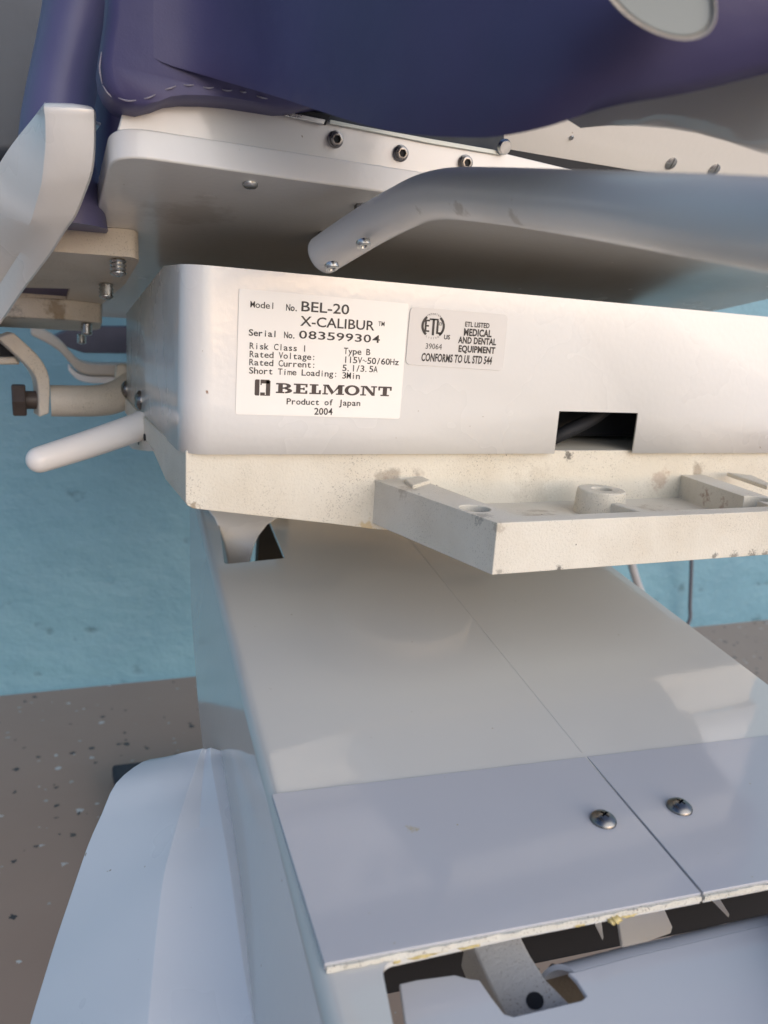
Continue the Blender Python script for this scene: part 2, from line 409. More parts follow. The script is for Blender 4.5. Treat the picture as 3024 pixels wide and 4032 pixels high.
part('slot_recess', prism(q, (0, .02, 0)), M['black'])
q = [UY(p, SY - .003) for p in ((1124, 436), (1283, 470), (1275, 491), (1120, 456))]
part('slot_tongue', prism(q, (0, .002, 0)), M['steel'], bevel=.0005)
q = [UY(p, SY - .002) for p in ((1300, 470), (1420, 495), (1720, 550), (1990, 597), (1978, 612), (1700, 566), (1420, 510), (1296, 487))]
part('edging_strip', prism(q, (0, .0015, 0)), M['clear'], bevel=.0004)
part('screw', lathe([(.0035, .002), (.0045, .0005), (.0045, 0)], UY((1985, 578), SY - .004), (0, -1, -.3)), M['steel'], SP)

# --- seat board and shell on the right, below the cushion
part('gap_backing', prism([UY(p, .459) for p in ((1000, 300), (1984, 470), (1984, 640), (1000, 480))], (0, .01, 0)), M['rubber'])  # added dark sheet that fills the gap between cushion and side plate
BN = Vector((0, -.80, -.60)); BO = UY((2000, 592), .475)
def brd(p, d=0): return UP(p, BO + BN * d, BN)
q = [brd(p) for p in ((1950, 580), (2000, 592), (2560, 684), (3100, 770), (3300, 800), (3300, 380), (2400, 400), (1950, 480))]
BD = part('seat_board', prism(q, -BN * .006), M['pan'], bevel=.0008)
part('board_gap', prism([UY(p, .4745) for p in ((1985, 570), (2560, 672), (3300, 800), (3300, 815), (1985, 640))], (0, .03, 0)), M['black'])
for px, r in (((2250, 541), .0016), ((2642, 643), .0043), ((2811, 669), .0046)):
    p = brd(px); part('screw', boolcut(lathe([(r * .7, .0012), (r, .0006), (r, -.001)], p, BN, 20), box(p + BN * .0012, (r * .3, r * 3, .001), frame(BN))), M['steel'], BD, ang=50)
rows = [(2330, 500), (2450, 490), (2560, 492), (2680, 500), (2800, 518), (2930, 552), (3060, 595), (3300, 660)]
secs = []
for i, p in enumerate(rows):
    d = .345 - .012 * i; s = UD(p, d); tt = [s + Vector((0, .030, .012)), s + Vector((0, .008, .001)), s, s + Vector((0, -.004, .004)), s + Vector((0, -.008, .016)), s + Vector((0, -.008, .05)), s + Vector((0, .03, .06))]
    secs.append(tt)
part('seat_shell', loft(secs), M['arm'], ang=60)

# --- grab bar
gp = [UD((1262, 1012), .462), UD((1375, 938), .445), UD((1490, 868), .426), UD((1590, 815), .408), UD((1660, 783), .396), UD((1740, 765), .381), UD((1830, 764), .364), UD((1990, 774), .338), UD((2300, 803), .288), UD((2700, 846), .235), UD((3060, 888), .202), UD((3400, 930), .176)]
GB = part('grab_bar', tube(gp, [.0109, .0112, .0112, .0112, .0112, .0113, .0114, .0114, .0114, .0114, .0114, .0114], 32, 6, round_start=False), M['arm'], ang=50, bevel=.003)
M['bar'] = gloss_paint('warm grey white tube enamel', (.64, .62, .585), .42, .4, .5, (.25, .17, .09)); GB.data.materials[0] = M['bar']
ax = (gp[1] - gp[0]).normalized()
for px, d in (((1435, 977), .4195), ((1310, 1066), .4365)):
    p = UD(px, d + .0022); nd = Vector((.12, -.42, -.9)).normalized()
    part('screw', lathe([(.0014, -.0008), (.0019, .0001), (.0034, .0001), (.0038, -.0003), (.0038, -.003)], p - nd * .0009, nd), M['steel'], GB, ang=60)
for px in ((1280, 915), (1425, 808)):
    part('bolt', lathe([(.0042, .006), (.0046, .005), (.0046, -.001)], pan(px), -PN, 6), M['darksteel'], PAN)

# --- seat cushion: sharp lower flap and the bolster that swells towards the lens
fo = [(432, -120), (418, 60), (398, 190), (388, 270), (396, 330), (415, 375), (445, 412), (490, 436), (540, 445), (600, 430), (650, 410), (710, 403), (800, 404), (900, 412), (1000, 428), (1090, 442), (1150, 440), (1400, 400), (1400, -120)]
FY = .4380
fpts = [UY(p, FY) for p in fo]
cen = sum(fpts, Vector()) / len(fpts)
def inset(k, dy): return [Vector((cen.x + (p.x - cen.x) * k, p.y + dy, cen.z + (p.z - cen.z) * k)) for p in fpts]
me = loft([inset(.97, .022), inset(1.0, .018), inset(1.0, -.001), inset(.985, -.0045), inset(.94, -.0075), inset(.86, -.010)])
CU = part('seat_cushion', me, M['vinyl'], ang=70)
bl = [(600, -200, .4296), (560, 20, .4292), (560, 160, .4286), (620, 236, .4276), (800, 296, .4215), (950, 340, .404), (1100, 384, .374), (1400, 482, .3165), (1600, 526, .288), (1800, 540, .265), (1960, 537, .248), (2150, 500, .2315), (2400, 422, .217), (2700, 368, .2065), (3024, 290, .198), (3400, 195, .188)]
cp = catmull([Vector((a / 1000, b / 1000, c)) for a, b, c in bl], 6); secs = []
for c in cp:
    s = UY((c.x * 1000, c.y * 1000), c.z); k = min(1, max(0, (c.x * 1000 - 600) / 900)); k = k * k * (3 - 2 * k) + .002
    secs.append([s + Vector((0, .13, .105)), s + Vector((0, .05 * k + .004, .034 * k + .003)), s + Vector((0, .012 * k + .002, .0066 * k + .001)), s, s + Vector((0, -.006 * k, .003 * k + .001)), s + Vector((0, -.013 * k, .012)), s + Vector((0, -.018 * k, .030)), s + Vector((0, -.020 * k, .075)), s + Vector((0, -.03 * k, .13)), s + Vector((0, -.13 * k, .17)), s + Vector((0, -.13 * k, .24)), s + Vector((0, .12, .26)), s + Vector((0, .20, .24))])  # unseen upper overhang, shaped to block overhead sky above the arm cover
part('bolster', loft(secs), M['vinyl'], CU, ang=80)
st = [[(400, 205), (392, 270), (402, 330)], [(404, 335), (425, 368), (458, 395)], [(466, 386), (505, 397), (546, 393)], [(560, 390), (590, 383), (619, 369)], [(643, 355), (672, 347), (700, 335)], [(716, 333), (742, 336), (771, 333)], [(793, 341), (820, 347), (848, 343)], [(868, 350), (893, 357), (920, 355)], [(940, 357), (958, 363), (972, 364)], [(1003, 375), (1030, 384), (1060, 390)]]
for k, s in enumerate(st):
    d = -.0046 if k < 2 else -.0104
    part('stitch', tube([UY(s[0], FY + d + .0012), UY(s[1], FY + d - .0006), UY(s[2], FY + d + .0012)], [.0002, .0004, .0002], 8, 4), M['thread'], CU)

part('hidden_seat_block', box((.45, .74, .23), (.68, .42, .16)), M['vinyl'], CU, bevel=.02)  # unseen seat body, added to block rear sky light from bar and pan
# --- oval lever pad hanging in front of the cushion
lp = [(2350, -90), (2405, 0), (2470, 66), (2560, 122), (2650, 152), (2725, 156), (2785, 132), (2815, 84), (2820, 20), (2800, -70), (2720, -170), (2500, -190)]
L3 = catmull([UD(p, .205) for p in lp] + [UD(lp[0], .205)], 5)[:-1]
cc = sum(L3, Vector()) / len(L3); nrm = (-ray((2600, 0))).normalized()
def ls(k, d): return [cc + (p - cc) * k + nrm * d for p in L3]
LP = part('lever_pad', loft([ls(.94, -.006), ls(1.0, -.003), ls(1.01, 0), ls(.985, .0018), ls(.955, .0012), ls(.92, -.0012), ls(.86, -.0020)]), M['bracketcast'], ang=60)
part('lever_lens', prism(ls(.87, -.0014), nrm * .0012), plain('grey green lens', (.25, .26, .235), .3, .1, 30), LP)

# --- backrest and its side bolster on the left
def column(name, rows, y, dep, mat, yo=0):
    secs = []
    for py, a, b in rows:
        A = UY((a, py), y); B = UY((b, py), y); c = (A + B) / 2; w = (B - A).length / 2
        secs.append([c + Vector((w * math.copysign(abs(math.cos(t)) ** .8, math.cos(t)), dep * math.copysign(abs(math.sin(t)) ** .8, math.sin(t)), 0)) for t in [2 * math.pi * k / 28 for k in range(28)]])
    return part(name, loft(secs), mat, ang=80)
column('backrest_bolster', [(-260, 205, 660), (-120, 195, 620), (0, 178, 530), (100, 160, 448), (200, 140, 412), (300, 118, 388), (400, 97, 370), (480, 82, 362), (540, 75, 360), (640, 72, 372), (760, 75, 400), (900, 90, 420)], .56, .045, M['vinyl_light'])
column('backrest_side', [(-100, 330, 640), (150, 330, 600), (300, 345, 560), (440, 350, 560), (700, 330, 540), (960, 300, 480)], .66, .05, M['vinyl'])
q = [UY(p, .93) for p in ((-600, -400), (420, -400), (420, 560), (300, 640), (0, 655), (-600, 700))]
part('backrest_cushion', prism(roundpoly(q, .03), (0, .08, 0)), vinyl('slate grey vinyl', (.040, .048, .062), .4), bevel=.02)

# --- armrest upright: front strip and wide outer face
Rr = [(300, 412), (372, 424), (380, 480), (377, 600), (366, 680), (345, 742), (303, 845), (262, 905), (208, 990), (150, 1068), (100, 1133), (24, 1243), (-70, 1380)]
Mm = [(230, 404), (186, 408), (189, 470), (190, 560), (183, 640), (172, 725), (148, 815), (128, 878), (98, 935), (60, 1000), (22, 1060), (-40, 1160), (-120, 1290)]
Ll = [(178, 403), (172, 408), (140, 452), (100, 502), (63, 548), (20, 608), (-30, 690), (-80, 770), (-120, 850), (-160, 930), (-200, 1000), (-260, 1120), (-330, 1260)]
ys = [.475, .455, .455, .460, .466, .474, .488, .500, .520, .545, .568, .605, .650]
secs = []
for r, m_, l, y in zip(catmull([(*a, 0) for a in Rr], 4), catmull([(*a, 0) for a in Mm], 4), catmull([(*a, 0) for a in Ll], 4), [v.x for v in catmull([(y, 0, 0) for y in ys], 4)]):
    a = UY(r, y); b = UY(m_, y); c = UY(l, y + .028)
    secs.append([a + Vector((-.003, .022, 0)), a + Vector((0, .004, 0)), a + Vector((-.0012, 0, 0)), a * .6 + b * .4 + Vector((0, -.0015, 0)), b + Vector((.002, 0, 0)), b + Vector((-.0012, .0022, 0)), b * .5 + c * .5 + Vector((-.001, .0015, -.001)), c, c + Vector((.003, .012, .0)), c + Vector((.03, .03, 0))])
part('armrest', loft(secs), M['cover'], ang=28)

# --- armrest bracket under the pan
bp = [pan(p, .0178) for p in ((60, 985), (205, 990), (527, 1013), (549, 1026), (494, 1118), (405, 1196), (400, 1240), (-80, 1240))]
bp = roundpoly(bp, [0, 0, .006, .012, .03, .01, 0, 0])
slot = [pan(p, .0178) for p in ((60, 1132), (276, 1137), (262, 1181), (60, 1167))]
me = boolcut(prism(bp, PN * .0176), prism([p - PN * .01 for p in slot], PN * .04))
AB = part('armrest_bracket', me, M['bracketcast'], bevel=.0014)
q0 = [pan(p, .0178) for p in ((-80, 1160), (76, 1168), (262, 1179), (401, 1196), (404, 1232), (-80, 1232))]
part('slot_dark_fill', prism([p + PN * .003 for p in slot], PN * .003), M['vinyl'])  # dark plug added to paint in the shade inside the slot
hh = (pan((262, 1179), .0178) - UY((258, 1261), pan((262, 1179), .0178).y)).length
q0 = [q0[0], q0[1], q0[2], q0[3], panxy(q0[3].x + .001, (q0[3] - panxy(q0[3].x, 0, .0178)).dot(PD) + .035, .0178), panxy(q0[3].x - .012, (q0[3] - panxy(q0[3].x, 0, .0178)).dot(PD) + .050, .0178), panxy(q0[0].x - .05, (q0[0] - panxy(q0[0].x, 0, .0178)).dot(PD) + .056, .0178)]
part('clamp_block', prism(roundpoly([p + PN * .0005 for p in q0], [0, 0, 0, .006, .008, .008, 0]), -PN * hh), M['bracketcast'], bevel=.0016)
def stud(px, t, r, ln):
    p = pan(px, t); prof = []
    for k in range(8): prof += [(r * (1.0 if k % 2 else .80), ln * k / 8)]
    prof += [(r * .85, ln), (r * .3, ln * 1.1)]
    part('stud', lathe(prof, p, -PN, 24), M['steel'], AB, ang=80)
stud((464, 1022), .0178, .0053, .010); stud((417, 1117), .0178, .0053, .0105)
stud((341, 1274), .0178 + hh, .0046, .009); stud((321, 1316), .0178 + hh, .0042, .008)

# --- hardware behind: strap, hex bolt, cross tube, release lever, far rail
YS = .72
sl = [(10, 1320), (60, 1365), (108, 1410), (140, 1448), (160, 1490), (166, 1540), (166, 1590), (166, 1636)]
sw = [56, 56, 54, 48, 44, 42, 40, 38]
secs = []
for (x, y), w in zip(catmull([(*a, 0) for a in sl], 3), None or [v.x for v in catmull([(w, 0, 0) for w in sw], 3)]) if False else zip([(v.x, v.y) for v in catmull([(*a, 0) for a in sl], 3)], [v.x for v in catmull([(w, 0, 0) for w in sw], 3)]):
    a = UY((x - w * .35, y + w * .2), YS); b = UY((x + w * .75, y - w * .2), YS); secs.append([a, b, b + Vector((-.004, .024, 0)), a + Vector((-.004, .024, 0))])
part('strap', loft(secs), M['bracketcast'], bevel=.0015, ang=30)
q = UY((146, 1575), YS + .012); q2 = UY((60, 1575), YS + .012)
bd = (q2 - q); bd.normalize()
BT = part('hex_bolt', lathe([(.0132, 0), (.0143, .001), (.0143, .0095), (.0132, .0106)], UY((103, 1575), YS + .012), bd, 6), M['rust'], ang=20)
part('shank', lathe([(.0076, 0), (.0076, .014)], UY((152, 1575), YS + .012), bd, 20), M['rust'], BT)
ct = [UY((200, 1578), YS + .012), UY((300, 1579), YS + .012), UY((380, 1578), YS + .015), UY((440, 1568), YS + .02), UY((500, 1540), YS + .03), UY((540, 1500), YS + .05)]
part('cross_tube', tube(ct, [.0132, .0133, .0135, .0138, .0142, .0142], 24, 5), M['bracketcast'], ang=50)
part('lug', prism([UY(p, YS + .035) for p in ((452, 1540), (458, 1440), (480, 1432), (515, 1440), (515, 1600), (480, 1590))], (0, .012, 0)), M['bracketcast'], bevel=.003)
RL = tube([UY((560, 1672), .615), UY((520, 1690), .61), UY((330, 1755), .60), UY((156, 1810), .59)], [.0106, .0104, .0098, .0090], 24, 4, round_end=True)
part('release_lever', RL, M['lever'], ang=60)
fr = [(120, 1305), (190, 1340), (240, 1375), (275, 1415), (310, 1450), (360, 1464), (430, 1466), (560, 1466)]
secs = []
for p in catmull([(*a, 0) for a in fr], 4):
    a = UY((p.x, p.y - 34), .93); b = UY((p.x, p.y + 14), .93); secs.append([a, b, b + Vector((0, .03, 0)), a + Vector((0, .03, 0))])
part('far_rail', loft(secs), M['bracketcast'], bevel=.003)
secs = []
for p in catmull([(*a, 0) for a in fr[3:]], 4):
    a = UY((p.x - 6, p.y + 16), .935); b = UY((p.x - 6, p.y + 44), .935); secs.append([a, b, b + Vector((0, .03, 0)), a + Vector((0, .03, 0))])
part('far_armrest', loft(secs), M['cover'], bevel=.003)
q = [UY(p, .99) for p in ((200, 1330), (300, 1286), (700, 1286), (700, 1395), (330, 1390), (250, 1362))]
part('seat_underside', prism(roundpoly(q, .008), (0, .05, 0)), plain('dusty violet grey board', (.10, .095, .125), .6), bevel=.006)
q = [UY(p, .75) for p in ((-200, 1300), (10, 1325), (62, 1412), (40, 1424), (-200, 1424))]
part('actuator_housing', prism(q, (0, .05, 0)), M['black'], bevel=.002)
part('actuator_bracket', prism([UY(p, .74) for p in ((-200, 1410), (60, 1406), (80, 1436), (-200, 1436))], (0, .03, 0)), M['bracketcast'], bevel=.002)

# --- arm cover (sloping), in its own frame
AD = (ROT @ Vector((-.297, -.372, 1))).normalized(); AX = Vector((3.214, -.323, 0)).normalized(); AN = AX.cross(AD).normalized()
AO = UD((2375, 3220), .377)
def arm(u, w, h=0): return AX * u + AD * w + AN * (AO.dot(AN) + h)
def armuv(px, h=0):
    p = UP(px, AO + AN * h, AN); a, b, c = p.dot(AX), p.dot(AD), AX.dot(AD)
    return (a - c * b) / (1 - c * c), (b - c * a) / (1 - c * c)
u1, us = .3900, .2254
def u0_(w): return .0575 - .027 * (w - .20)
u0 = .050
v0, v1 = .10, .755
TH = .0030                                    # the plates lie this much above the cover
vp = .3060; vf = .2084
side_px = [(765, 2080), (742, 2180), (730, 2270), (722, 2420), (722, 2550), (735, 2680), (760, 2800), (812, 2930)]
# outer skin: top with rounded left shoulder and a skirt leaning outwards
NB = 6; rr = .0065; skirt = []
def skin(w, zlow):
    u0 = u0_(w)
    row = [arm(u1, w, -TH)]
    row += [arm(u0 + rr + .0012, w, -TH), arm(u0 + rr, w, -TH)]
    for k in range(1, NB + 1):
        a = math.pi / 2 * k / NB; row.append(arm(u0 + rr - rr * math.sin(a), w, -TH - rr + rr * math.cos(a)))
    for t in (.02, .25, .5, .75, 1): row.append(arm(u0 - .15 * zlow * t, w, -TH - rr - zlow * t))
    return row
rowsk = [(v0, .10), (.20, .10), (.30, .097), (.40, .092), (.46, .086), (.52, .080), (.58, .070), (.64, .058), (.70, .036), (.735, .020), (v1, .012)]
rk = [skin(w, z) for w, z in rowsk]
n = len(rk[0]); vv = [p for r in rk for p in r]; ff = [[i * n + j, i * n + j + 1, (i + 1) * n + j + 1, (i + 1) * n + j] for i in range(len(rk) - 1) for j in range(n - 1)]
me = mesh(vv, ff)
ob = bpy.data.objects.new('t', me); COL.objects.link(ob); s_ = ob.modifiers.new('s', 'SOLIDIFY'); s_.thickness = .0026; s_.offset = -1
# make sure the skin thickens inwards
if me.polygons[0].normal.dot(AN) < 0:
    for p_ in me.polygons: p_.flip()
me2 = bpy.data.meshes.new_from_object(ob.evaluated_get(bpy.context.evaluated_depsgraph_get())); bpy.data.objects.remove(ob)
hole = roundpoly([arm(u, w, .02) for u, w in ((.0580, .579), (.1073, .588), (.1065, .72), (.0640, .72))], .0035)
op = roundpoly([arm(*armuv(p, -TH), h=.02) for p in ((1500, 3795), (3100, 3440), (3900, 5200), (1800, 5400), (1600, 4300))], [.006, 0, 0, 0, 0])
me3 = boolcut(me2, prism(hole, -AN * .05), prism(op, -AN * .05))
AC = part('arm_cover', me3, M['arm'], ang=30)
# the two laminate plates, meeting at the centre seam
def plate(ua, ub, wa, wb):
    return part('cover_plate', prism([arm(ua, wb, -TH + .0002), arm(ub, wb, -TH + .0002), arm(ub, wa, -TH + .0002), arm(ua, wa, -TH + .0002)], AN * TH), M['plate'], bevel=.0004, seg=2)
PT = Vector((0, 0, 0))
def lay(ua, ub, lbl):
    lo, hi = vf, vp
    tilt = -.0032
    ub_ = ua - .0050 if ua < .2 else ua
    P = [arm(ua, lo, -TH + .0002), arm(ub, lo, -TH + .0002), arm(ub, hi, -TH + .0002 - .0028), arm(ub_, hi, -TH + .0002 - .0028)]
    v8 = P + [P[0] + AN * TH, P[1] + AN * TH, P[2] + AN * TH, P[3] + AN * TH]
    m_ = mesh(v8, [[3, 2, 1, 0], [4, 5, 6, 7], [0, 1, 5, 4], [1, 2, 6, 5], [2, 3, 7, 6], [3, 0, 4, 7]])
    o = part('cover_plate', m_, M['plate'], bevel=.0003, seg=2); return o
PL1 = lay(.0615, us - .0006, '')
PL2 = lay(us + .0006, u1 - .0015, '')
for px, par in (((2375, 3222), PL1), ((2675, 3172), PL2)):
    u, w = armuv((px[0] + 2, px[1] + 1)); p = arm(u, w, -.0006); R = frame(AN, AD); rot = Matrix.Rotation(.5, 3, 'Z')
    dome = lathe([(.0001, .0034), (.0025, .0031), (.0044, .0022), (.0058, .0010), (.0062, .0003), (.0062, -.0008)], p, AN, 36)
    s = part('screw', boolcut(dome, box(p + AN * .0032, (.0010, .0044, .0030), R @ rot), box(p + AN * .0032, (.0044, .0010, .0030), R @ rot)), M['darksteel'], par, ang=40)
    part('recess', lathe([(.0016, .0017), (.0016, .0016)], p, AN, 12), M['black'], s)
# chipped double edge under the plates, with glue squeezed out
for ua, ub in ((.0622, us - .0008), (us + .0008, u1 - .002)):
    k = 60; a_ = []; b_ = []; c_ = []; d_ = []
    for i in range(k + 1):
        u = ua + (ub - ua) * i / k; j = random.uniform(-.0005, .0004)
        a_.append(arm(u, vf - .0009 + j, -.0009)); b_.append(arm(u, vf - .0016 + random.uniform(-.0004, .0003), -.0027))
        c_.append(arm(u, vf + .003, -.0027)); d_.append(arm(u, vf + .003, -.0009))
    part('plate_edge', loft([[x, y, z, w] for x, y, z, w in zip(a_, b_, c_, d_)]), M['edge'], PL1 if ua < .2 else PL2, ang=20)
    k = 30
    part('edge_backing', loft([[arm(u, vf - .0008, -.0030), arm(u, vf - .0010, -.0044), arm(u, vf + .004, -.0044), arm(u, vf + .004, -.0030)] for u in [ua + .03 * (ua < .2) + (ub - ua - .03 * (ua < .2)) * i / k for i in range(k + 1)]]), M['arm'], PL1 if ua < .2 else PL2, ang=20)
for px, r, s in (((1562, 3775), .0015, 1.2), ((1660, 3757), .0012, 5), ((1740, 3735), .001, 4), ((1850, 3722), .0009, 5), ((2280, 3632), .0013, 3), ((2420, 3615), .0024, 1.4), ((2475, 3597), .0013, 3), ((3000, 3476), .0014, 5)):
    u, w = armuv(px, -.003); p = arm(u, w, -.0036); Rm = Matrix((AX, AD, AN)).transposed()
    bm = bmesh.new(); bmesh.ops.create_icosphere(bm, subdivisions=3, radius=1)
    for v_ in bm.verts:
        c = v_.co; c = Vector((c.x * r * s, c.y * r * .9, c.z * r * .75)) * (1 + .18 * math.sin(9 * c.x + 5 * c.z + px[0])); v_.co = p + Rm @ c
    mm = bpy.data.meshes.new('m'); bm.to_mesh(mm); bm.free()
    part('glue_blob', mm, M['glue'], PL1 if px[0] < 2700 else PL2, ang=80)
# seam in the upper cover: a shallow bead, and the hairline crack at the top of the plates
part('seam_bead', loft([[arm(us - .0004, w, -TH - .0004), arm(us - .0004, w, -TH + .00010), arm(us + .0004, w, -TH + .00022), arm(us + .0004, w, -TH - .0004)] for w in (vp + .004, .45, .60, .75)]), M['arm'], AC)
part('support_column', prism([arm(u, w, -.02) for u, w in ((.125, .685), (.35, .685), (.35, .86), (.125, .86))], AN * .085), M['bracketcast'], bevel=.004)
part('pivot_boss', lathe([(.060, -.0225), (.062, -.018), (.062, 0), (.075, 0), (.075, .004)], (.285, .575, -.1245), (0, 0, 1), 48), M['bracketcast'])
# linkage seen through the hole in the cover
secs = []
for l, rt, y in (((800, 1980), (1180, 1975), .700), ((820, 2010), (1120, 2022), .690), ((845, 2040), (1052, 2068), .680), ((868, 2095), (1018, 2112), .672), ((884, 2145), (1000, 2152), .668), ((895, 2200), (985, 2208), .668), ((905, 2300), (960, 2300), .668)):
    a = UY(l, y); b = UY(rt, y - .012); secs.append([a, b, b + Vector((.006, .02, 0)), a + Vector((0, .03, 0))])
part('link_lever', loft(secs), M['cover'], bevel=.002, ang=30)
part('link_plate', prism([UY(p, .715) for p in ((862, 1990), (930, 1990), (930, 2300), (880, 2300))], (0, .02, 0)), M['bracketcast'], bevel=.002)
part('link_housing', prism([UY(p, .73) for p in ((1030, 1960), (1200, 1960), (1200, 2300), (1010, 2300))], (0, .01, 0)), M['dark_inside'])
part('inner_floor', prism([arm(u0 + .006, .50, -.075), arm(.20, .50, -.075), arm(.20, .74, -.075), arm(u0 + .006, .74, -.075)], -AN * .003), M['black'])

# --- lower link cover with its notch, the cast link and what shows in the gap
HL = -.0185
def lowp(px, h=HL): u, w = armuv(px, h); return arm(u, w, h)
lip = [(1572, 3872), (1640, 3856), (1790, 3836), (1850, 3852), (1888, 3856), (1935, 3925), (1985, 3990), (2020, 4001), (2290, 3937), (2308, 3920), (2270, 3860), (2236, 3826), (2215, 3747), (2440, 3689), (3024, 3558), (3400, 3470), (3900, 4700), (1700, 4800)]
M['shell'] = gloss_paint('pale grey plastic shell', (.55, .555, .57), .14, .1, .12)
me = prism([lowp(p) - AD * (.0095 if p in ((2215, 3747), (2440, 3689), (3024, 3558), (3400, 3470)) else 0) for p in lip], -AN * .0022)
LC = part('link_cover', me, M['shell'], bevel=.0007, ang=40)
e = [(2215, 3747), (2440, 3689), (2740, 3622), (3024, 3558), (3400, 3470)]
secs = []
for p in e:
    q = lowp(p) - AD * .0095; ring = []
    for k in range(9):
        a = math.radians(95) * k / 8; ring.append(q + ((lowp((2146, 3764)) - lowp((2215, 3747))) * (k / 8) ** 1.5 if p[0] == 2215 else Vector()) + AD * (.010 * math.sin(a)) - AN * (.010 - .010 * math.cos(a)) - AN * .0002)
    ring += [r_ - AN * .0018 - AD * .0012 for r_ in ring[::-1]]; secs.append(ring)
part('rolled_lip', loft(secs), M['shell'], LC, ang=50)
cl = [UD((1850, 3690), .338), UD((1935, 3715), .331), UD((1995, 3790), .325), UD((2060, 3870), .317), UD((2120, 3950), .309), UD((2160, 4040), .302)]
secs = []
wds = [95, 92, 92, 98, 112, 120]
for l, rt, d in (((1835, 3660), (2025, 3620), .336), ((1868, 3737), (2057, 3698), .331), ((1895, 3800), (2090, 3762), .326), ((1935, 3890), (2150, 3855), .318), ((1985, 3995), (2240, 3945), .309), ((2000, 4060), (2270, 4000), .303)):
    a = UD(l, d); b = UD(rt, d); secs.append([a, b, b - AN * .02, a - AN * .02])
CL = part('cast_link', loft(secs), M['greycast'], bevel=.0012, ang=30)
fa, fb, fc = secs[3][0], secs[3][1], secs[5][0]
fn = (fb - fa).cross(fc - fa).normalized()
if fn.dot(ray((2107, 3944))) > 0: fn = -fn
fa4, fb4, fc4 = secs[4][0], secs[4][1], secs[4][0] + (secs[5][0] - secs[3][0])
hp = UP((2107, 3944), fa4, fn)
part('link_hole', lathe([(.0034, .0008), (.0034, -.003)], hp, fn, 28), M['black'], CL)
M['browncast'] = cast_paint('dark brown casting', (.13, .115, .095), 1.5)  # browner and darker than the cast link
part('link_cheek', prism([UD(p, .334) for p in ((2140, 3830), (2170, 3785), (2250, 3810), (2320, 3930), (2300, 3960), (2180, 3990))], -AN * .01), M['browncast'], bevel=.001)
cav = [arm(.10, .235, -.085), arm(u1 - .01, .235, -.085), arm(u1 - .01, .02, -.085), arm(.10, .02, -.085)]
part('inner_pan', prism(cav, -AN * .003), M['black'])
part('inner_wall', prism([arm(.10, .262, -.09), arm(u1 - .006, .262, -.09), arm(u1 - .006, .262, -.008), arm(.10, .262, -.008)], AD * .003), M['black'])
q = [UD(p, .375) for p in ((2425, 3560), (2590, 3520), (2650, 3650), (2450, 3720))]
part('inner_bracket', prism(q, -AN * .004), M['shroud'], bevel=.0005)
for a, b in (((2352, 3630), (2376, 3690)), ((2815, 3535), (2872, 3600))):
    q = [UD((a[0] - 6, a[1]), .38), UD((a[0] + 16, a[1]), .38), UD(b, .38)]
    part('fin', prism(q, -AN * .002), M['shroud'])

# --- side shroud, lower left
Lo = [(640, 2985, .50), (560, 3000, .497), (456, 3084, .478), (400, 3205, .462), (346, 3328, .448), (282, 3515, .428), (219, 3702, .410), (168, 3867, .394), (118, 4032, .380), (60, 4240, .362), (10, 4440, .345)]
Lr = [(800, 2946, .490), (784, 2975, .486), (766, 3030, .474), (733, 3120, .458), (702, 3215, .440), (668, 3330, .422), (638, 3440, .406), (615, 3590, .388), (592, 3800, .366), (568, 4040, .344), (545, 4300, .325)]
Rl = [(828, 2943, .490), (830, 2975, .487), (838, 3030, .476), (856, 3120, .461), (875, 3219, .445), (898, 3340, .428), (918, 3460, .414), (942, 3620, .396), (972, 3820, .377), (1012, 4040, .358), (1050, 4300, .340)]
Ro = [(900, 2968, .500), (945, 2985, .498), (990, 3028, .488), (1022, 3100, .476), (1062, 3195, .462), (1098, 3320, .447), (1135, 3450, .433), (1180, 3600, .417), (1236, 3790, .398), (1305, 4040, .376), (1370, 4300, .357)]
def cm(L): return catmull(L, 3)
secs = []
for a, b, c, d in zip(cm([Vector((x / 1e3, y / 1e3, z)) for x, y, z in Lo]), cm([Vector((x / 1e3, y / 1e3, z)) for x, y, z in Lr]), cm([Vector((x / 1e3, y / 1e3, z)) for x, y, z in Rl]), cm([Vector((x / 1e3, y / 1e3, z)) for x, y, z in Ro])):
    g = lambda t: UD((t.x * 1e3, t.y * 1e3), t.z)
    dr = min(1, max(0, (c.y * 1e3 - 2943) / 500)); c = Vector((c.x, c.y, c.z - .011 * dr)); b = Vector((b.x, b.y, b.z + .001 * dr))
    A, B, C_, D_ = g(a), g(b), g(c), g(d)
    ab = (A + B) / 2 + (B + C_ - A - D_) * 0 - ray((600, 3500)).normalized() * .0025; cd = (C_ + D_) / 2 - ray((600, 3500)).normalized() * .002
    bc = (B + C_) / 2 + ray((600, 3500)).normalized() * .004
    bk = ray((700, 3600)).normalized() * .03
    secs.append([A + bk * .8, A, ab, B + (A - B) * .06, B + (C_ - B) * .03, bc, C_ + (B - C_) * .03, C_ + (D_ - C_) * .06, cd, D_, D_ + bk * .6])
part('side_shroud', loft(secs), M['shroud'], ang=50, bevel=.0008)

